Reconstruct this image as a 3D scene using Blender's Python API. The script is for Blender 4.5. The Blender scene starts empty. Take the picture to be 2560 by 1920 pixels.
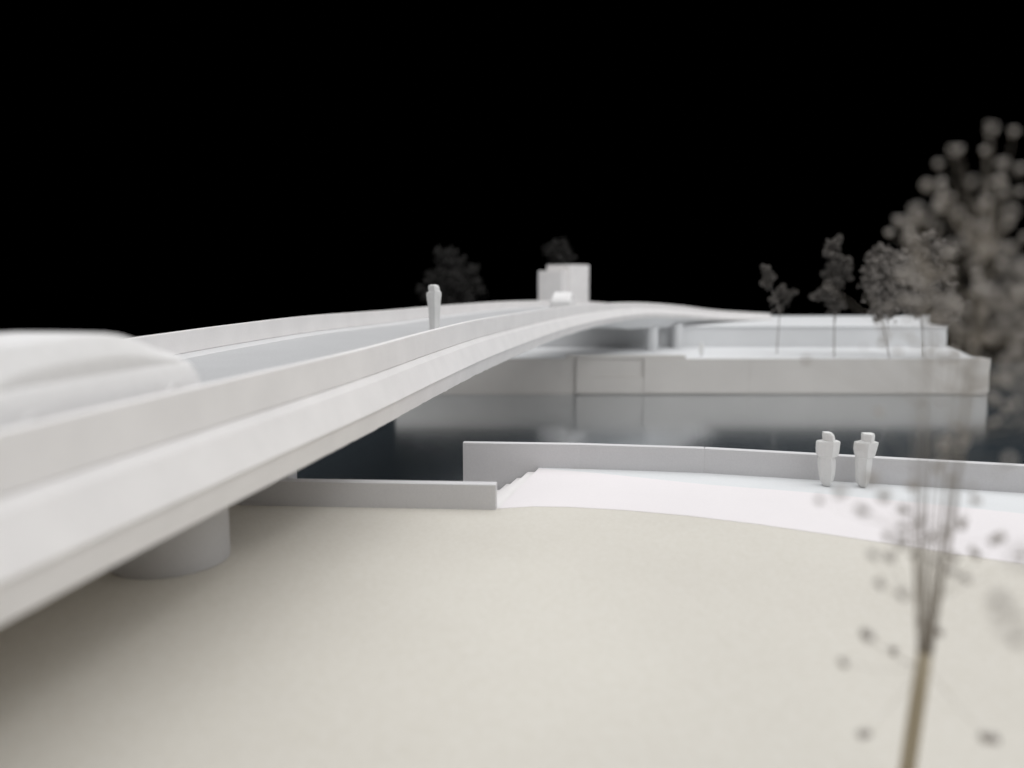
import bpy, bmesh, math, random
from mathutils import Vector, noise as mnoise

# ------------------------------------------------------------------ camera
# One Blender unit is one centimetre of the card model (figures are 1.75 cm tall).
sc = bpy.context.scene
C = sc.collection
FPX, CX, CY = 2009.0, 1280.0, 960.0
PITCH = math.atan(260.0 / FPX)
CAM = Vector((0.0, 0.0, 6.5))
cam_d = bpy.data.cameras.new('camera')
cam = bpy.data.objects.new('camera', cam_d)
C.objects.link(cam)
cam.location = CAM
cam.rotation_euler = (math.radians(90) - PITCH, 0, 0)
cam_d.sensor_width = 36.0
cam_d.lens = 36.0 * FPX / 2560.0
cam_d.clip_start = 0.1
cam_d.clip_end = 1000
cam_d.dof.use_dof = True
cam_d.dof.focus_distance = 27.5
cam_d.dof.aperture_fstop = cam_d.lens * 1e-3 / 0.275
sc.camera = cam

# ------------------------------------------------------------------ world: unlit black backdrop
w = bpy.data.worlds.new('World')
sc.world = w
w.use_nodes = True
w.node_tree.nodes['Background'].inputs[0].default_value = (0, 0, 0, 1)
w.node_tree.nodes['Background'].inputs[1].default_value = 0.0

# ------------------------------------------------------------------ lamps
def area(name, loc, target, sx, sy, power, col):
    l = bpy.data.lights.new(name, 'AREA')
    l.shape = 'RECTANGLE'
    l.size, l.size_y = sx, sy
    l.energy = power
    l.color = col
    o = bpy.data.objects.new(name, l)
    C.objects.link(o)
    o.location = loc
    o.rotation_euler = (Vector(target) - Vector(loc)).to_track_quat('-Z', 'Y').to_euler()
    return o
area('ceiling_lamp', (-8, 55, 92), (-8, 55, 0), 190, 190, 165000, (0.985, 0.99, 1.0))
area('front_fill', (70, -95, 110), (15, 30, 0), 130, 80, 50000, (0.98, 0.99, 1.0))  # added fill behind the camera, lifts the wall faces turned this way
area('window_lamp', (115, 15, 105), (0, 32, 0), 90, 80, 72000, (0.97, 0.985, 1.0))

sc.view_settings.view_transform = 'Standard'
sc.view_settings.look = 'None'
sc.view_settings.exposure = 0.03
sc.view_settings.gamma = 1.0
sc.render.engine = 'CYCLES'
sc.cycles.max_bounces = 8
sc.render.resolution_x, sc.render.resolution_y = 1024, 768

# ------------------------------------------------------------------ helpers
rnd = random.Random(7)
CP, SP = math.cos(PITCH), math.sin(PITCH)

def ray(px, py):
    u = (px - CX) / FPX
    v = (CY - py) / FPX
    return Vector((u, CP + v * SP, -SP + v * CP))
def at_z(px, py, z=0.0):
    d = ray(px, py)
    return CAM + d * ((z - CAM.z) / d.z)
def at_y(px, py, y):
    d = ray(px, py)
    return CAM + d * (y / d.y)

def tag(o, label=None, cat=None, group=None, kind=None):
    if label: o['label'] = label
    if cat: o['category'] = cat
    if group: o['group'] = group
    if kind: o['kind'] = kind
    return o
def empty(name, loc, label, cat, group=None):
    o = bpy.data.objects.new(name, None)
    C.objects.link(o)
    o.location = loc
    o.empty_display_size = 0.3
    return tag(o, label, cat, group)
def link_bm(name, bm, mat, parent=None, smooth=False, bevel=0.0, seg=2):
    """bm holds world coordinates; the object keeps them whatever its parent"""
    bmesh.ops.recalc_face_normals(bm, faces=bm.faces[:])
    me = bpy.data.meshes.new(name)
    off = Vector((0, 0, 0))
    p = parent
    while p is not None:
        off += p.location
        p = p.parent
    if off.length > 0:
        bmesh.ops.translate(bm, verts=bm.verts[:], vec=-off)
    bm.to_mesh(me)
    bm.free()
    me.materials.append(mat)
    if smooth:
        for f in me.polygons: f.use_smooth = True
    o = bpy.data.objects.new(name, me)
    C.objects.link(o)
    o.parent = parent
    if bevel:
        m = o.modifiers.new('bevel', 'BEVEL')
        m.width = bevel
        m.segments = seg
        m.limit_method = 'ANGLE'
    return o
def add_prism(bm, pts, z0, z1):
    """vertical prism over plan points"""
    lo = [bm.verts.new((p[0], p[1], z0)) for p in pts]
    hi = [bm.verts.new((p[0], p[1], z1)) for p in pts]
    n = len(pts)
    bm.faces.new(lo[::-1]); bm.faces.new(hi)
    for i in range(n):
        j = (i + 1) % n
        bm.faces.new((lo[i], lo[j], hi[j], hi[i]))
def add_box(bm, x0, x1, y0, y1, z0, z1):
    add_prism(bm, [(x0, y0), (x1, y0), (x1, y1), (x0, y1)], z0, z1)
def add_sweep(bm, rings, closed=True, caps=True):
    vs = [[bm.verts.new(p) for p in r] for r in rings]
    n = len(rings[0])
    for a, b in zip(vs[:-1], vs[1:]):
        for i in range(n if closed else n - 1):
            j = (i + 1) % n
            bm.faces.new((a[i], a[j], b[j], b[i]))
    if caps and closed:
        bm.faces.new(vs[0]); bm.faces.new(vs[-1][::-1])
def add_tube(bm, pts, rads, n=6):
    rings = []
    for k, p in enumerate(pts):
        t = (pts[min(k + 1, len(pts) - 1)] - pts[max(k - 1, 0)]).normalized()
        a = t.cross(Vector((0, 1, 0.13))).normalized()
        b = t.cross(a)
        rings.append([p + (a * math.cos(2 * math.pi * i / n) + b * math.sin(2 * math.pi * i / n)) * rads[k] for i in range(n)])
    add_sweep(bm, rings)

# ------------------------------------------------------------------ materials
def card(name, col, var=0.03, rough=0.75, spec=0.25, bump=0.05, grain=18.0, specks=0.0, tint=None, mottle=0.35):
    m = bpy.data.materials.new(name)
    m.use_nodes = True
    nt = m.node_tree
    L = nt.links.new
    b = nt.nodes['Principled BSDF']
    b.inputs['Roughness'].default_value = rough
    b.inputs['Specular IOR Level'].default_value = spec
    tc = nt.nodes.new('ShaderNodeTexCoord')
    n1 = nt.nodes.new('ShaderNodeTexNoise'); n1.inputs['Scale'].default_value = mottle; n1.inputs['Detail'].default_value = 6
    L(tc.outputs['Object'], n1.inputs['Vector'])
    r1 = nt.nodes.new('ShaderNodeValToRGB')
    t = tint or (1, 1, 1)
    r1.color_ramp.elements[0].position = 0.3
    r1.color_ramp.elements[1].position = 0.7
    r1.color_ramp.elements[0].color = tuple(c * (1 - var) * k for c, k in zip(col, t)) + (1,)
    r1.color_ramp.elements[1].color = tuple(min(0.95, c * (1 + var)) for c in col) + (1,)
    L(n1.outputs['Fac'], r1.inputs['Fac'])
    n3 = nt.nodes.new('ShaderNodeTexNoise'); n3.inputs['Scale'].default_value = grain; n3.inputs['Detail'].default_value = 4
    L(tc.outputs['Object'], n3.inputs['Vector'])
    mx = nt.nodes.new('ShaderNodeMix'); mx.data_type = 'RGBA'; mx.blend_type = 'OVERLAY'
    mx.inputs[0].default_value = 0.18
    L(r1.outputs['Color'], mx.inputs[6]); L(n3.outputs['Color'], mx.inputs[7])
    bw = nt.nodes.new('ShaderNodeRGBToBW'); L(n3.outputs['Color'], bw.inputs[0]); L(bw.outputs[0], mx.inputs[7])
    out = mx.outputs[2]
    if specks > 0:
        vo = nt.nodes.new('ShaderNodeTexVoronoi'); vo.inputs['Scale'].default_value = 0.9
        L(tc.outputs['Object'], vo.inputs['Vector'])
        lt = nt.nodes.new('ShaderNodeMath'); lt.operation = 'LESS_THAN'; lt.inputs[1].default_value = specks
        L(vo.outputs['Distance'], lt.inputs[0])
        m2 = nt.nodes.new('ShaderNodeMix'); m2.data_type = 'RGBA'
        L(lt.outputs[0], m2.inputs[0]); L(out, m2.inputs[6]); m2.inputs[7].default_value = (0.25, 0.24, 0.22, 1)
        out = m2.outputs[2]
    L(out, b.inputs['Base Color'])
    bp = nt.nodes.new('ShaderNodeBump'); bp.inputs['Strength'].default_value = bump; bp.inputs['Distance'].default_value = 0.05
    L(n3.outputs['Fac'], bp.inputs['Height']); L(bp.outputs[0], b.inputs['Normal'])
    return m

M = {}
M['white'] = card('white_foam_card', (0.805, 0.782, 0.77), 0.035, specks=0.012, mottle=0.9)
M['edge'] = card('cut_card_edge', (0.84, 0.835, 0.83), 0.03, grain=30, bump=0.15)
M['road'] = card('pale_grey_road_card', (0.48, 0.48, 0.483), 0.03)
M['beige'] = card('cream_ground_card', (0.645, 0.617, 0.555), 0.05, mottle=0.11, grain=9, specks=0.010, tint=(1.0, 0.99, 0.985))
M['gutter'] = card('mid_grey_card', (0.66, 0.655, 0.655), 0.02)
M['uptwig'] = card('grey_stem', (0.37, 0.33, 0.28), 0.15, rough=0.8)
M['plate'] = card('bright_white_card', (0.80, 0.762, 0.765), 0.012, specks=0.010)
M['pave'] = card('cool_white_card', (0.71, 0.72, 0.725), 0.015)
M['wall'] = card('grey_white_card', (0.67, 0.66, 0.665), 0.025)
M['quay'] = card('grey_quay_card', (0.60, 0.575, 0.545), 0.04, mottle=0.25)
M['far'] = card('far_white_card', (0.74, 0.745, 0.75), 0.02)
M['figure'] = card('figure_foam', (0.77, 0.765, 0.75), 0.03, bump=0.3, grain=6)
M['car'] = card('car_foam', (0.80, 0.785, 0.775), 0.03, bump=0.2, grain=5)
M['paleleaf'] = card('pale_dried_foliage', (0.24, 0.22, 0.20), 0.35, rough=0.9, mottle=1.5)
M['bud'] = card('dried_bud', (0.50, 0.465, 0.43), 0.2, rough=0.9, bump=0.4, grain=20)
M['stem'] = card('dried_stem', (0.46, 0.395, 0.285), 0.15, rough=0.8)
M['twig'] = card('far_twig', (0.30, 0.28, 0.26), 0.15, rough=0.9)
M['leaf'] = card('far_dried_foliage', (0.12, 0.11, 0.10), 0.35, rough=0.9, mottle=1.5)
M['darkleaf'] = card('dark_dried_foliage', (0.045, 0.043, 0.041), 0.3, rough=0.95, spec=0.05, mottle=1.5)
mw = bpy.data.materials.new('dark_acrylic_water'); mw.use_nodes = True
nt = mw.node_tree
nt.nodes.remove(nt.nodes['Principled BSDF'])
wd = nt.nodes.new('ShaderNodeBsdfDiffuse'); wd.inputs['Color'].default_value = (0.10, 0.125, 0.145, 1)
wg = nt.nodes.new('ShaderNodeBsdfGlossy'); wg.inputs['Color'].default_value = (0.90, 0.91, 0.92, 1); wg.inputs['Roughness'].default_value = 0.14
wm = nt.nodes.new('ShaderNodeMixShader'); wm.inputs[0].default_value = 0.79
nt.links.new(wd.outputs[0], wm.inputs[1]); nt.links.new(wg.outputs[0], wm.inputs[2])
nt.links.new(wm.outputs[0], nt.nodes['Material Output'].inputs['Surface'])
nz = nt.nodes.new('ShaderNodeTexNoise'); nz.inputs['Scale'].default_value = 0.12
tcw = nt.nodes.new('ShaderNodeTexCoord'); nt.links.new(tcw.outputs['Object'], nz.inputs['Vector'])
bpw = nt.nodes.new('ShaderNodeBump'); bpw.inputs['Strength'].default_value = 0.03; bpw.inputs['Distance'].default_value = 0.3
nt.links.new(nz.outputs['Fac'], bpw.inputs['Height']); nt.links.new(bpw.outputs[0], wg.inputs['Normal'])
M['water'] = mw

WATER = -3.0
# ------------------------------------------------------------------ setting
bm = bmesh.new()
add_prism(bm, [(-45, 15), (75, 15), (75, 92), (-45, 92)], WATER - 0.3, WATER)
tag(link_bm('water', bm, M['water']), kind='structure')

# plan of the near bank
LW_R0 = at_z(1240, 1275); LW_L0 = at_z(560, 1262)
WB = [at_z(1160, 1164), at_z(1345, 1171), at_z(1760, 1183), at_z(2560, 1233)]   # foot line of the parapet wall
d = (WB[1] - WB[0]).normalized()
WALL_L = at_y(1157, 1115, 27.6); WALL_L.z = 0
PL_NEAR = at_z(1243, 1273); PL_FAR = at_z(1346, 1171)
R_FAR = WB[3] + (WB[3] - WB[2]).normalized() * 14

bm = bmesh.new()   # cream ground block: ends under the low wall and the foot of the plate
ll = LW_L0 + (LW_L0 - LW_R0).normalized() * 25
add_prism(bm, [(-40, -14), (60, -14), (60, 18.0), (R_FAR.x, R_FAR.y + 0.2), (WB[2].x, WB[2].y + 0.2), (WB[1].x, WB[1].y + 0.2),
               (PL_FAR.x + 0.03, PL_FAR.y), (PL_NEAR.x + 0.05, PL_NEAR.y), (LW_R0.x, LW_R0.y + 0.2), (ll.x, ll.y + 0.2)], WATER - 0.28, 0.0)
tag(link_bm('ground', bm, M['beige']), kind='structure')

# bright white terrace plate, a card sheet with a gently curved front edge
front = [at_z(*p) for p in ((1246, 1272), (1330, 1267), (1420, 1268), (1560, 1276), (1720, 1290), (1900, 1312), (2080, 1338), (2250, 1364), (2420, 1390), (2560, 1412), (2800, 1456), (3150, 1530))]
back = [at_z(*p) for p in ((1346.5, 1171.5), (1500, 1184), (1760, 1211.5), (2013, 1231), (2300, 1258), (2560, 1285), (2800, 1312), (3150, 1355))]
bm = bmesh.new()
add_prism(bm, [(p.x, p.y) for p in front] + [(p.x, p.y) for p in back[::-1]], -0.02, 0.012)
tag(link_bm('pavement', bm, M['plate']), kind='structure')
# cooler, lower walking strip along the wall
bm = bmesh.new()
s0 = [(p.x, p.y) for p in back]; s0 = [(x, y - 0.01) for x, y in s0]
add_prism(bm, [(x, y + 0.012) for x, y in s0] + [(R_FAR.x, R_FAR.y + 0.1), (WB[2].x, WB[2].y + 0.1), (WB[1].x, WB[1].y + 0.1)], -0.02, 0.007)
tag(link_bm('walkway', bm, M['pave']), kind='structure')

# ------------------------------------------------------------------ parapet wall along the near quay
def wall_strip(bm, pts, th, z0, z1):
    n = len(pts)
    dirs = []
    for i in range(n):
        t = (pts[min(i + 1, n - 1)] - pts[max(i - 1, 0)]); t.z = 0; t.normalize()
        dirs.append(Vector((-t.y, t.x, 0)))
    add_prism(bm, [(p.x, p.y) for p in pts] + [(p.x + q.x * th, p.y + q.y * th) for p, q in list(zip(pts, dirs))[::-1]], z0, z1)
WH = 0.85
wpts = [WALL_L, at_y(1450, 1125, 27.3), WB[2].copy()]
for p in wpts: p.z = 0
w0 = empty('parapet_wall', (WALL_L.x, WALL_L.y, WATER), 'long grey-white parapet wall behind the two standing figures', 'wall')
bm = bmesh.new(); wall_strip(bm, wpts, 0.32, WATER - 0.1, WH)
link_bm('wall_panel', bm, M['wall'], w0, bevel=0.007)
bm = bmesh.new(); wall_strip(bm, [WB[2], WB[3], R_FAR], 0.33, WATER - 0.1, WH - 0.004)
link_bm('wall_panel', bm, M['wall'], w0, bevel=0.007)

# low wall at the edge of the cream ground
t = (LW_R0 - LW_L0).normalized(); nrm = Vector((-t.y, t.x, 0))
bm = bmesh.new()
wall_strip(bm, [LW_L0 - t * 18, LW_R0], 0.36, -2.9, 0.735)
tag(link_bm('low_wall', bm, M['wall'], bevel=0.02), 'short grey low wall on the cream ground with a bright cut end', 'wall')

# stair going down to the water between the two walls
st = empty('staircase', (PL_FAR.x, PL_FAR.y, WATER), 'white card steps going down to the water between the two walls', 'stairs')
a0 = PL_NEAR + Vector((0.05, 0.1, 0)); a1 = PL_FAR + Vector((0, 0.0, 0))
for k in range(12):
    bm = bmesh.new()
    z1 = -0.12 - 0.215 * k
    if z1 < WATER: break
    dx0, dx1 = -0.37 * k, -0.37 * (k + 1)
    p = [(a0.x + dx1, a0.y + 0.36), (a0.x + dx0, a0.y + 0.36), (a1.x + dx0, a1.y), (a1.x + dx1, a1.y)]
    add_prism(bm, p, WATER - 0.05 - 0.001 * k, z1)
    link_bm('step', bm, M['white'], st, bevel=0.01)

# ------------------------------------------------------------------ bridge
# outer top edge of the near parapet: (Y, X, z)
ctrl = [(-12, -10.0, 4.45), (2, -7.42, 4.60), (9.2, -6.08, 4.70), (14.3, -5.15, 4.70), (20.8, -3.93, 4.70), (26.8, -2.75, 4.80), (34, -1.38, 4.84), (44.6, 0.55, 4.70),
        (53, 3.1, 4.72), (61, 6.7, 4.74), (70, 11.2, 4.56), (77, 16.1, 4.08), (84, 21.7, 3.36), (92, 29.5, 2.72)]
HF = [1, 1, 1, 1, 1, 1, 1, 1.0, 0.9, 0.75, 0.62, 0.55, 0.48, 0.4]
def catmull(P, k, u):
    p0, p1, p2, p3 = P[max(k - 1, 0)], P[k], P[k + 1], P[min(k + 2, len(P) - 1)]
    return tuple(0.5 * ((2 * b) + (c - a) * u + (2 * a - 5 * b + 4 * c - d_) * u * u + (3 * b - a - 3 * c + d_) * u ** 3) for a, b, c, d_ in zip(p0, p1, p2, p3))
path = []
src = [(x, y, z, h) for (y, x, z), h in zip(ctrl, HF)]
for k in range(len(src) - 1):
    for j in range(24):
        path.append(catmull(src, k, j / 24))
path.append(src[-1])
PP = [Vector(p[:3]) for p in path]; PH = [p[3] for p in path]
PN = []
for i in range(len(PP)):
    t = PP[min(i + 1, len(PP) - 1)] - PP[max(i - 1, 0)]; t.z = 0; t.normalize()
    PN.append(Vector((t.y, -t.x, 0)))       # towards the viewer's side
BW = 7.6
def sweep_profile(bm, prof, i0=0, i1=None, scale=True, jag=None):
    i1 = len(PP) if i1 is None else i1
    rings = []
    for i in range(i0, i1):
        h = PH[i] if scale else 1
        r = []
        for q, (s, z) in enumerate(prof):
            p = PP[i] + PN[i] * s + Vector((0, 0, z * h))
            if jag and q in jag:
                p.z += jag[q] * min(1.0, max(0.12, (PP[i].y - 15) / 8)) * (mnoise.noise(Vector((PP[i].y * 0.7, q, 0))) + 0.7 * mnoise.noise(Vector((PP[i].y * 2.6, q, 5))))
            r.append(p)
        rings.append(r)
    add_sweep(bm, rings)
br = empty('bridge', (-8.0, 18.8, 0), 'long arched white card road bridge crossing from lower left to the far bank', 'bridge')
def bpart(name, prof, mat, bev=0.015, **kw):
    bm = bmesh.new(); sweep_profile(bm, prof, **kw)
    return link_bm(name, bm, M[mat], br, bevel=bev)
DK = -0.72
bpart('deck', [(-0.2, DK), (-BW + 0.2, DK + 0.06), (-BW + 0.3, DK - 0.5), (-0.3, DK - 0.5)], 'road', 0)
par = bpart('parapet', [(0, 0), (-0.2, 0), (-0.21, DK - 0.03), (0.012, DK - 0.03)], 'white')
# outward sloping ledge below a fine seam, then the inward edge beam
bpart('ledge', [(0.008, DK - 0.042), (-0.4, DK - 0.042), (-0.4, DK - 0.9), (0.40, DK - 0.9), (0.42, DK - 0.86), (0.14, DK - 0.2)], 'white', 0.05, jag={3: 0.02})
bpart('edge_beam', [(0.36, DK - 0.905), (-0.6, DK - 0.905), (-0.6, DK - 1.42), (0.24, DK - 1.44)], 'white', 0.015, jag={3: 0.04, 2: 0.03})
# far side
bpart('parapet', [(-BW, 0.12), (-BW + 0.2, 0.12), (-BW + 0.21, DK + 0.14), (-BW - 0.03, DK + 0.1)], 'white')
bpart('kerb', [(-BW - 0.02, DK + 0.135), (-BW + 0.24, DK + 0.13), (-BW + 0.42, DK + 0.09), (-BW + 0.75, DK + 0.06), (-BW + 0.75, DK - 0.02), (-BW, DK - 0.03)], 'gutter', 0)
bpart('ledge', [(-BW, DK - 0.055), (-BW + 0.4, DK - 0.51), (-BW + 0.4, DK - 0.9), (-BW - 0.40, DK - 0.9), (-BW - 0.42, DK - 0.86), (-BW - 0.14, DK - 0.2)], 'white', 0)
bpart('soffit', [(-0.65, DK - 0.52), (-BW + 0.65, DK - 0.52), (-BW + 0.8, DK - 1.3), (-0.8, DK - 1.3)], 'white', 0)
# deep web under the landing, tapering down to the columns
i0 = next(i for i, p in enumerate(PP) if p.y > 62)
bm = bmesh.new(); rings = []
for i in range(i0, len(PP) - 8):
    k = (i - i0) / 20.0
    zb = PP[i].z + (DK - 1.4) * PH[i]
    low = min(zb - 0.05, max(2.0, zb - 1.0 * min(1, k)))
    rings.append([PP[i] + PN[i] * s + Vector((0, 0, z - PP[i].z)) for s, z in ((0.12, zb + 0.02), (-BW + 0.5, zb + 0.02), (-BW + 1.2, low), (-0.9, low))])
add_sweep(bm, rings)
link_bm('web', bm, M['far'], br)

def cyl(name, x, y, r, z0, z1, mat, parent, n=64):
    bm = bmesh.new()
    rings = [[Vector((x + r * math.cos(2 * math.pi * i / n), y + r * math.sin(2 * math.pi * i / n), z)) for i in range(n)] for z in (z0, z1)]
    add_sweep(bm, rings)
    o = link_bm(name, bm, M[mat], parent, smooth=False, bevel=0.02)
    for f in o.data.polygons:
        if abs(f.normal.z) < 0.5: f.use_smooth = True
    return o
pc = at_z(427, 1397)
cyl('pier', pc.x, pc.y, 1.33, 0.0, 3.2, 'wall', br)
c1 = at_z(1628, 875, 0.02); cyl('pier', c1.x, c1.y, 0.6, 0.02, 2.3, 'far', br)
c2 = at_z(1692, 869, 0.02); cyl('pier', c2.x, c2.y, 0.5, 0.02, 2.3, 'far', br)
# abutment wall seen as a bright strip behind the low wall
e = at_y(730, 1192, 24.6)
bm = bmesh.new(); add_box(bm, e.x - 3.6, e.x, 24.2, 25.2, WATER - 0.1, 2.9)
link_bm('abutment', bm, M['wall'], br, bevel=0.02)

# ------------------------------------------------------------------ far bank
QY = at_z(1800, 897).y
qx = lambda px, y=None: (px - CX) / FPX * (y or QY) * 1.0 / (CP + ((CY - 900) / FPX) * SP) * 1.0
XL, XR = qx(985), qx(2478)
q = empty('quay_wall', (XL, QY, WATER), 'tall grey quay wall across the dark water, mirrored in it', 'wall')
def qpart(name, x0, x1, y0, y1, z0, z1, mat='quay', bev=0.03):
    bm = bmesh.new(); add_box(bm, x0, x1, y0, y1, z0, z1)
    return link_bm(name, bm, M[mat], q, bevel=bev)
xa, xb, xc, xd = qx(1440), qx(1454), qx(1610), qx(1875)
qpart('wall_panel', XL, xa, QY + 0.12, QY + 1.6, WATER + 0.10, -0.012)
qpart('post', xa + 0.004, xb, QY - 0.08, QY + 1.6, WATER + 0.10, -0.014, 'quay')
qpart('niche', xb + 0.004, xc, QY + 0.14, QY + 1.6, WATER + 0.10, -0.013)
qpart('ledge', xb + 0.01, xc - 0.004, QY + 0.02, QY + 0.136, WATER + 0.10, -1.55)
qpart('wall_panel', xc + 0.004, xd, QY, QY + 1.6, WATER + 0.10, -0.012)
qpart('wall_panel', xd + 0.008, XR, QY + 0.03, QY + 1.6, WATER + 0.10, -0.012)
qpart('kerb', qx(1415), qx(1715), QY + 0.06, QY + 0.5, -0.008, 0.30)
qpart('plinth', XL + 0.1, XR - 0.12, QY + 0.1, QY + 1.55, WATER - 0.1, WATER + 0.095)

YB = at_z(2000, 868).y
bm = bmesh.new()       # lower terrace sheet
add_prism(bm, [(XL, QY + 0.3), (qx(2436), QY + 0.02), (qx(2446), QY + 0.02), (at_z(2376, 868).x, YB + 0.5), (at_z(2376, 868).x, 108), (XL, 108)], -0.006, 0.02)
tag(link_bm('terrace', bm, M['far']), kind='structure')
bm = bmesh.new()
add_box(bm, XL + 0.05, XR - 0.4, QY + 1.62, 107, WATER - 0.12, -0.03)
tag(link_bm('embankment', bm, M['quay']), kind='structure')

# upper terrace building block
ub = empty('terrace_block', (at_z(2370, 868).x, YB, 0.02), 'long flat-roofed white block on the far bank behind thin trees', 'building')
xr = at_y(2369, 816, YB).x; xrb = at_y(2336, 790, 100).x
bm = bmesh.new()
add_prism(bm, [(XL, YB), (xr, YB), (xr + 0.2, YB + 4), (xrb, 101), (XL, 101)], 0.021, 1.93)
link_bm('wall', bm, M['far'], ub, bevel=0.03)
bm = bmesh.new()
add_prism(bm, [(XL, YB - 0.12), (xr + 0.05, YB - 0.12), (xr + 0.25, YB + 4), (xrb, 101.1), (XL, 101.1)], 1.934, 2.06)
link_bm('roof', bm, M['far'], ub, bevel=0.03)

# ------------------------------------------------------------------ tower house on the upper terrace
TY = 104.0
tw = empty('tower_house', (at_y(1410, 760, TY).x, TY, 0.02), 'small white tower with stepped top rising behind the bridge', 'building')
def P2(px, y): return (at_y(px, 700, y).x, y)
bm = bmesh.new()
add_prism(bm, [P2(1366, TY + 1.5), P2(1423, TY - 1.2), P2(1473, TY + 0.6), P2(1425, TY + 5)], 0.021, at_y(1420, 662, TY).z)
link_bm('tall_block', bm, M['white'], tw, bevel=0.06)
bm = bmesh.new()
add_prism(bm, [P2(1345, TY + 0.4), P2(1405, TY - 2.2), P2(1421, TY - 0.9), P2(1367, TY + 1.4)], 0.021, at_y(1380, 677, TY).z)
link_bm('low_block', bm, M['white'], tw, bevel=0.06)

# ------------------------------------------------------------------ cars: lumps of white foam
def make_car(name, loc, rz, s, label):
    o = empty(name, loc, label, 'car', 'white foam model cars on the bridge')
    o.rotation_euler.z = rz
    def loft(nm, secs, bev, mat='car'):
        bm = bmesh.new(); rings = []
        for x, z0, z1, wd, tw_ in secs:
            rings.append([Vector((x, yy, zz)) * s for yy, zz in ((-wd, z0), (-wd * 1.04, (z0 + z1) * 0.5), (-tw_, z1), (tw_, z1), (wd * 1.04, (z0 + z1) * 0.5), (wd, z0))])
        add_sweep(bm, rings)
        bmesh.ops.recalc_face_normals(bm, faces=bm.faces[:])
        me = bpy.data.meshes.new(nm); bm.to_mesh(me); bm.free(); me.materials.append(M[mat])
        for f in me.polygons: f.use_smooth = True
        c = bpy.data.objects.new(nm, me); C.objects.link(c); c.parent = o
        m = c.modifiers.new('bevel', 'BEVEL'); m.width = bev * s; m.segments = 2
        c.modifiers.new('round', 'SUBSURF').render_levels = 2
        return c
    # x runs towards the nose
    loft('body', [(-2.15, 0.2, 0.72, 0.80, 0.7), (-1.95, 0.12, 0.92, 0.86, 0.8), (0.9, 0.12, 0.95, 0.88, 0.8), (1.95, 0.12, 0.90, 0.86, 0.76), (2.15, 0.16, 0.72, 0.78, 0.66)], 0.1)
    loft('cabin', [(-1.9, 0.80, 0.95, 0.74, 0.66), (-1.35, 0.80, 1.36, 0.76, 0.62), (0.0, 0.80, 1.42, 0.78, 0.66), (0.62, 0.80, 1.36, 0.78, 0.66), (1.25, 0.80, 1.10, 0.76, 0.66), (1.8, 0.80, 0.98, 0.74, 0.62)], 0.08)
    for sx in (-1.3, 1.3):
        for sy in (-0.8, 0.8):
            bm = bmesh.new(); n = 20
            add_sweep(bm, [[Vector((sx + 0.3 * math.cos(2 * math.pi * i / n), sy + dy, 0.3 + 0.3 * math.sin(2 * math.pi * i / n))) * s for i in range(n)] for dy in (-0.11, 0.11)])
            me = bpy.data.meshes.new('wheel'); bmesh.ops.recalc_face_normals(bm, faces=bm.faces[:]); bm.to_mesh(me); bm.free(); me.materials.append(M['car'])
            c = bpy.data.objects.new('wheel', me); C.objects.link(c); c.parent = o
    return o
def deck_point(y, s):
    i = min(range(len(PP)), key=lambda k: abs((PP[k] + PN[k] * s).y - y))
    p = PP[i] + PN[i] * s
    ang = math.atan2(PN[i].x, -PN[i].y)
    tdir = Vector((-PN[i].y, PN[i].x, 0))
    return Vector((p.x, p.y, PP[i].z + DK * PH[i] + 0.015 + 0.06 * min(1, -s / BW))), math.atan2(tdir.y, tdir.x)
p, rz = deck_point(12.25, -1.55)
make_car('model_car', p, rz, 1.21, 'large blurred white car on the bridge at the left edge')
p, rz = deck_point(62.0, -2.9)
make_car('model_car', p, -math.pi / 2 - 0.15, 0.97, 'tiny white car on the bridge in front of the small tower')

# ------------------------------------------------------------------ cut foam figures
def figure(name, foot, height, levels, label, ridge=0.58, depth=0.48):
    """levels: (v, left, right), v down from the crown 0..1, widths in heights"""
    bm = bmesh.new(); rings = []
    for v, l, r in levels:
        z = foot.z + (1 - v) * height
        L_, R_ = l * height, r * height
        mid = L_ + (R_ - L_) * ridge
        d_ = depth * min(1, 0.45 + (R_ - L_) / (0.35 * height)) * 0.5
        rings.append([Vector((foot.x + x, foot.y + y, z)) for x, y in ((L_, -d_ * 0.45), (L_ + (R_ - L_) * 0.3, -d_ * 0.8), (mid, -d_), (R_, -d_ * 0.1), (R_ - 0.02, d_ * 0.7), (L_ + 0.03, d_ * 0.8))])
    add_sweep(bm, rings)
    o = link_bm(name, bm, M['figure'], bevel=0.008, seg=1)
    return tag(o, label, 'figure', 'white foam scale figures')
def lv(rows, x0, y0, y1):
    H = y1 - y0
    return [((y - y0) / H, (l - x0) / H, (r - x0) / H) for y, l, r in rows]
A = lv([(1037, 806, 862), (1056, 807, 882), (1080, 809, 889), (1096, 811, 892), (1101, 772, 926), (1112, 766, 928), (1165, 766, 925), (1198, 770, 920), (1209, 779, 917), (1215, 785, 893),
        (1240, 785, 902), (1290, 789, 905), (1340, 796, 902), (1378, 803, 894), (1398, 810, 888), (1418, 822, 866)], 842, 1037, 1418)
B = lv([(1046, 1078, 1156), (1060, 1076, 1161), (1098, 1078, 1160), (1104, 1062, 1162), (1110, 1032, 1191), (1125, 1028, 1189), (1165, 1026, 1181), (1200, 1035, 1172), (1216, 1042, 1168), (1221, 1042, 1154),
        (1260, 1043, 1153), (1310, 1047, 1149), (1370, 1052, 1145), (1405, 1060, 1136), (1428, 1076, 1124)], 1106, 1046, 1428)
fa = at_z(1760 + 842 / 2.765, 700 + 1418 / 2.765, 0.022)
fb = at_z(1760 + 1106 / 2.765, 700 + 1427 / 2.765, 0.022)
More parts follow.
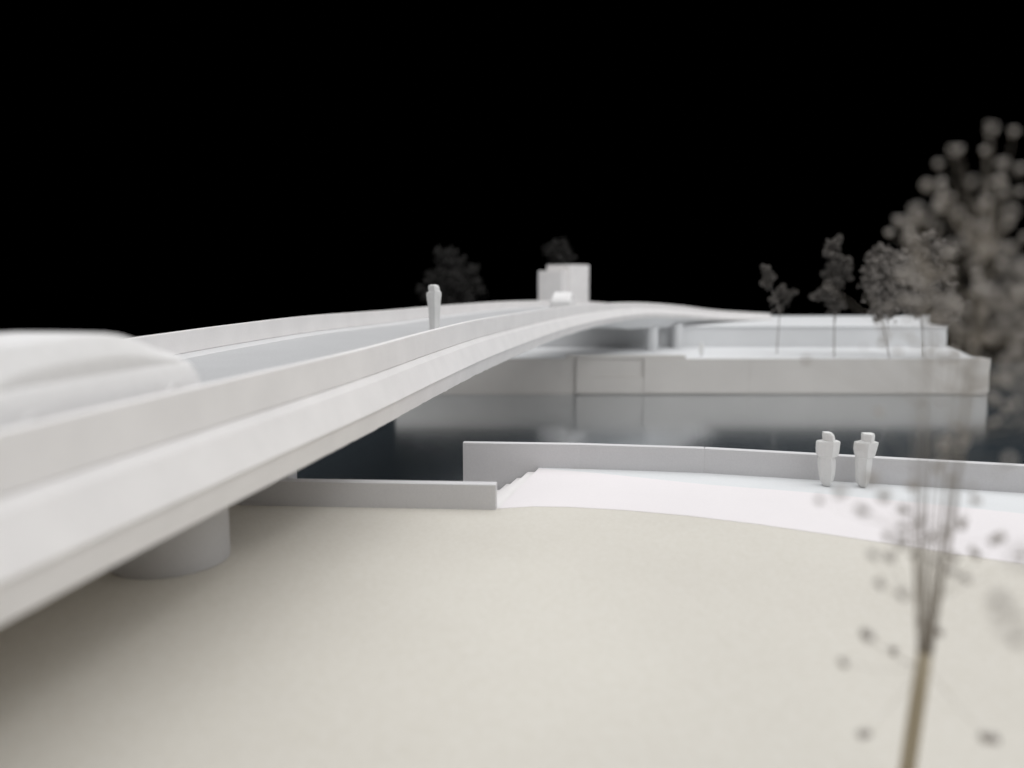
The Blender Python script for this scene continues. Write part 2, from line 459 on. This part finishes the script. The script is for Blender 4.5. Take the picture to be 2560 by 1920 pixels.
figure('scale_figure', fa, (1418 - 1037) / 2.765 / FPX * fa.y * 1.0, A, 'left one of the two white foam figures standing by the parapet wall')
figure('scale_figure', fb, (1428 - 1046) / 2.765 / FPX * fb.y * 1.0, B, 'right one of the two white foam figures standing by the parapet wall', ridge=0.45)
p, _ = deck_point(35.5, -2.6)
p.x = at_y(1085, 800, 35.5).x
Dk = lv([(711, 1078, 1090), (713, 1073, 1096), (718, 1071, 1099), (725, 1072, 1100), (728, 1072, 1102), (731, 1067, 1104), (738, 1066, 1104), (752, 1068, 1102), (770, 1071, 1101), (800, 1072, 1099), (850, 1074, 1097)], 1085, 711, 834)
figure('scale_figure', p, at_y(1085, 711.5, 35.5).z - p.z, Dk, 'lone white foam figure standing up on the bridge deck')
ff = at_z(1753, 889, 0.021)
figure('scale_figure', ff, at_y(1753, 857, ff.y).z - 0.021, A, 'tiny far white figure on the terrace beside the bridge columns')

# ------------------------------------------------------------------ far trees: wire trunks with fuzzy dried foliage
def far_tree(y, base, clumps, label, mat='leaf', twig='twig', dens=1.0, group='thin dried-plant trees on the far bank', seed=1, tr=0.10, leaf=0.15):
    r = random.Random(seed)
    bp_ = at_y(base[0], 760, y); bp_.z = base[1]
    root = empty('model_tree', bp_, label, 'tree', group)
    cs = [(at_y(px, py, y + r.uniform(-1, 1) * rr * 0.02), rr * 1.15 / FPX * y) for px, py, rr in clumps]
    top = max(cs, key=lambda c: c[0].z)[0]
    bm = bmesh.new()
    def limb(a, b, r0, r1):
        m = (a + b) / 2 + Vector((r.uniform(-.1, .1), r.uniform(-.1, .1), 0)) * (b - a).length
        add_tube(bm, [a, a.lerp(m, .6), m, m.lerp(b, .6), b], [r0, r0 * .85, (r0 + r1) / 2, r1 * 1.2, r1], 6)
    limb(bp_, top, tr, tr * 0.3)
    for c, rr in cs:
        zz = max(bp_.z + 0.3, c.z - rr * 2.2)
        f = (zz - bp_.z) / max(0.1, top.z - bp_.z)
        limb(bp_.lerp(top, min(0.95, f)), c, tr * 0.5, tr * 0.2)
    link_bm('trunk', bm, M[twig], root)
    bm = bmesh.new()
    for c, rr in cs:
        sub = []
        for _ in range(max(5, int(rr * 16))):
            v = Vector((r.gauss(0, 1), r.gauss(0, 1), r.gauss(0, 1))).normalized() * (rr * r.random() ** 0.45)
            sub.append(c + v)
        for _ in range(max(2, int(rr * 5))):      # stray sprigs that break the outline
            dv = Vector((r.gauss(0, 1), r.gauss(0, 0.6), r.gauss(0.3, 1))).normalized()
            for k_ in range(9):
                sub.append(c + dv * rr * (0.8 + 0.09 * k_))
        for s_ in sub:
            for _ in range(int(22 * dens)):
                q_ = s_ + Vector((r.gauss(0, 1), r.gauss(0, 1), r.gauss(0, 1))) * rr * r.choice((0.1, 0.16, 0.26))
                l = leaf * r.uniform(.6, 1.4)
                vs = [bm.verts.new(q_ + Vector((r.uniform(-1, 1), r.uniform(-1, 1), r.uniform(-1, 1))) * l) for _ in range(4)]
                for tri in ((0, 1, 2), (0, 2, 3), (0, 3, 1), (1, 3, 2)):
                    bm.faces.new([vs[i] for i in tri])
    o = link_bm('crown', bm, M[mat], root)
    tag(o, kind='stuff')
    return root
far_tree(112, (1128, 0.0), [(1096, 628, 9), (1106, 645, 11), (1126, 630, 9), (1122, 650, 14), (1120, 668, 13), (1150, 652, 9), (1128, 690, 14), (1098, 692, 17), (1085, 700, 11), (1150, 696, 20), (1172, 690, 14), (1188, 680, 9),
         (1110, 722, 22), (1140, 728, 24), (1170, 722, 22), (1192, 716, 11), (1055, 720, 8), (1062, 742, 8), (1100, 748, 18), (1140, 752, 20), (1172, 746, 14)],
         'dark bushy dried-plant tree behind the lone figure on the bridge', 'darkleaf', 'darkleaf', 0.9, 'dark trees behind the bridge', 3, 0.2, 0.2)
far_tree(116, (1396, 0.0), [(1394, 622, 13), (1405, 630, 15), (1390, 640, 16), (1410, 648, 16), (1396, 655, 20), (1420, 655, 10)],
         'dark little tree poking up right behind the small tower', 'darkleaf', 'darkleaf', 0.9, 'dark trees behind the bridge', 4, 0.2, 0.2)
far_tree(71, (1947, 0.02), [(1912, 676, 6), (1922, 690, 8), (1914, 704, 7), (1920, 714, 5), (1946, 728, 10), (1958, 745, 14), (1942, 746, 8), (1975, 738, 6), (1950, 770, 5), (1985, 734, 4)],
         'smallest sparse thin tree on the far terrace, left of the taller one', dens=0.6, seed=5, tr=0.05)
far_tree(68, (2092, 0.02), [(2094, 606, 9), (2078, 618, 9), (2072, 632, 11), (2086, 640, 12), (2084, 660, 15), (2106, 658, 16), (2112, 675, 13), (2078, 682, 12), (2076, 702, 12), (2084, 722, 14), (2070, 742, 16), (2090, 752, 16), (2080, 768, 14), (2096, 770, 10),
         (2120, 694, 5), (2036, 742, 6), (2124, 650, 5)],
         'slender thin tree with a tall narrow crown on the far terrace', dens=0.6, seed=6, tr=0.06)
far_tree(66.8, (2232, 0.02), [(2204, 628, 10), (2180, 660, 14), (2196, 650, 16), (2215, 670, 22), (2190, 690, 20), (2230, 690, 26), (2205, 715, 24), (2235, 735, 28), (2215, 760, 26), (2190, 775, 12), (2250, 650, 22), (2262, 690, 26), (2262, 740, 26), (2175, 680, 10)],
         'bushy grey-brown tree on the far terrace near the right block end', 'paleleaf', seed=8, tr=0.06)
far_tree(67.5, (2318, 0.02), [(2300, 620, 22), (2330, 650, 26), (2300, 680, 28), (2340, 700, 26), (2310, 730, 28), (2345, 760, 26), (2300, 770, 22), (2372, 770, 14)],
         'widest grey-brown tree on the far terrace at the corner of the block', 'paleleaf', seed=9, tr=0.06)

# ------------------------------------------------------------------ near trees: dried flower stalks with round buds
def bud_mesh(seed):
    bm = bmesh.new()
    bmesh.ops.create_icosphere(bm, subdivisions=2, radius=1.0)
    for v in bm.verts:
        n = mnoise.noise(v.co * 1.6 + Vector((seed * 7.1, 0, 0)))
        v.co *= 1 + 0.75 * n
        v.co.z *= 1.15
    me = bpy.data.meshes.new('bud')
    bm.to_mesh(me); bm.free()
    me.materials.append(M['bud'])
    for f in me.polygons: f.use_smooth = True
    return me
BUDS = [bud_mesh(s) for s in range(5)]
def near_tree(y, base, tie, spread, spots, dense, nsep, label, seed, rad=0.054, tw=0.095):
    r = random.Random(seed)
    b0 = at_y(base[0], base[1], y); t0 = at_y(tie[0], tie[1], y)
    g = b0 + (b0 - t0) * (b0.z / (t0.z - b0.z))
    if g.z > 0 or b0.z < 0: g = b0.copy()
    g.z = 0
    root = empty('dried_flower_tree', g, label, 'tree', 'dried flower trees close to the camera')
    bm = bmesh.new()
    add_tube(bm, [g, g.lerp(t0, .3), g.lerp(t0, .7), t0], [tw * 1.05, tw, tw * 0.97, tw * 0.9], 14)
    link_bm('trunk', bm, M['stem'], root, smooth=True)
    pts = []
    for (px, py, k) in spots:
        pts.append((at_y(px, py, y + r.uniform(-.9, .9)), rad * k, True))
    for (px, py, sx, sy, n) in dense:
        for _ in range(n):
            yy = y + r.gauss(0, 1.0)
            p = at_y(px, py, y)
            s_ = y / FPX
            p = p + Vector((r.gauss(0, sx) * s_, yy - y, r.gauss(0, sy) * s_))
            if p.z > 0.3: pts.append((p, rad * r.uniform(0.35, 0.85), False))
    # stems: main wires leave the tie and fan out, fine twigs reach each bud
    mains = []
    bm = bmesh.new()
    for k in range(spread[2]):
        u = (k + 0.5) / spread[2]
        e_ = at_y(spread[0] + (spread[1] - spread[0]) * u + r.uniform(-15, 15), spread[3] + r.uniform(0, 240), y + r.uniform(-1.1, 1.1))
        s0_ = t0 + Vector(((u - 0.5) * 0.13, r.uniform(-.05, .05), -0.2))
        m1 = s0_.lerp(e_, 0.35) + Vector((0.12 * (u - 0.5), 0, 0.1))
        pl = [s0_, s0_.lerp(m1, .5), m1, m1.lerp(e_, .35), m1.lerp(e_, .7), e_]
        add_tube(bm, pl, [0.020, 0.018, 0.015, 0.010, 0.007, 0.004], 6)
        mains.append(pl)
    for p, k, _ in pts:
        best = min(((q_ - p).length + max(0, q_.z - p.z + 0.2) * 3, i, j) for i, pl in enumerate(mains) for j, q_ in enumerate(pl))
        a_ = mains[best[1]][best[2]]
        m_ = a_.lerp(p, .55) + Vector((0, 0, -0.06))
        add_tube(bm, [a_, m_, p], [0.0045, 0.0032, 0.0022], 4)
    link_bm('stems', bm, M['uptwig'], root)
    pts.sort(key=lambda q_: (not q_[2], -q_[1]))
    for p, k, _ in pts[:nsep]:
        o = bpy.data.objects.new('bud', BUDS[r.randrange(5)])
        C.objects.link(o); o.parent = root
        o.location = p - g
        o.rotation_euler = (r.uniform(0, 6), r.uniform(0, 6), r.uniform(0, 6))
        o.scale = (k, k, k * r.uniform(.9, 1.3))
    rest = pts[nsep:]
    if rest:
        bm = bmesh.new()
        for p, k, _ in rest:
            ret = bmesh.ops.create_icosphere(bm, subdivisions=1, radius=k)
            for v in ret['verts']:
                v.co = v.co * (1 + .3 * mnoise.noise(v.co * 9 + p)) + p
        tag(link_bm('crown', bm, M['bud'], root, smooth=True), kind='stuff')
    return root
low = [(2155, 1275), (2260, 1273), (2218, 1340), (2255, 1319), (2255, 1354), (2408, 1303), (2404, 1318), (2496, 1345), (2484, 1352), (2199, 1459), (2255, 1486), (2415, 1445), (2164, 1584), (2172, 1590), (2234, 1626), (2109, 1656), (2160, 1834), (2475, 1844), (2297, 1554), (2348, 1579),
       (2280, 1215), (2048, 1250), (2178, 1196), (2345, 1168), (2378, 1196), (2336, 1396), (2283, 1387), (2225, 1391), (2183, 1387), (2387, 1391), (2378, 1428), (2438, 1382), (2550, 1387), (2300, 1300), (2360, 1325), (2330, 1340), (2210, 1240), (2100, 1230), (2440, 1250)]
up = [(2480, 324), (2534, 328), (2385, 377), (2398, 373), (2462, 376), (2346, 409), (2506, 405), (2551, 421), (2316, 463), (2432, 453), (2476, 458), (2501, 448), (2511, 477), (2551, 479), (2353, 456), (2450, 512), (2466, 502), (2458, 520), (2520, 559), (2244, 550), (2253, 554),
      (2291, 522), (2285, 540), (2275, 560), (2272, 580), (2268, 597), (2355, 478), (2350, 500), (2345, 520), (2395, 530), (2425, 558), (2376, 493), (2310, 545), (2455, 630), (2465, 615), (2436, 660), (2560, 590), (2530, 615), (2505, 660), (2410, 620), (2375, 615), (2340, 570)]
spots = [(x, y, rnd.uniform(0.8, 1.15)) for x, y in low] + [(x, y, rnd.uniform(0.55, 0.8)) for x, y in up] + [(x + rnd.uniform(-14, 14), y + rnd.uniform(-16, 16), rnd.uniform(0.2, 0.4)) for x, y in up[::2]]
dense = [(2345, 715, 50, 45, 24), (2290, 765, 32, 40, 14), (2400, 810, 45, 40, 12), (2540, 790, 28, 60, 14), (2530, 950, 30, 80, 26), (2430, 900, 40, 40, 10), (2330, 930, 100, 60, 12), (2330, 1100, 100, 60, 10), (2370, 600, 40, 35, 6)]
near_tree(9.4, (2270, 1915), (2312, 1632), (2265, 2500, 9, 620), spots, dense, 290,
          'tall dried flower tree with brown bundled trunk in the right foreground', 21)
sp2 = [(2495, 1495, 1.1), (2505, 1520, 1.0), (2525, 1560, 1.1), (2545, 1600, 1.0), (2556, 1390, 1.0), (2548, 700, 1.1), (2545, 760, 1.0), (2552, 830, 1.1), (2540, 905, 1.0), (2555, 960, 1.0)]
near_tree(5.4, (2760, 1900), (2790, 1650), (2740, 3050, 5, 650), sp2, [(2920, 900, 90, 160, 34), (2720, 850, 40, 130, 6)], 60,
          'very blurred dried flower tree cut off by the right frame edge', 22, rad=0.04)
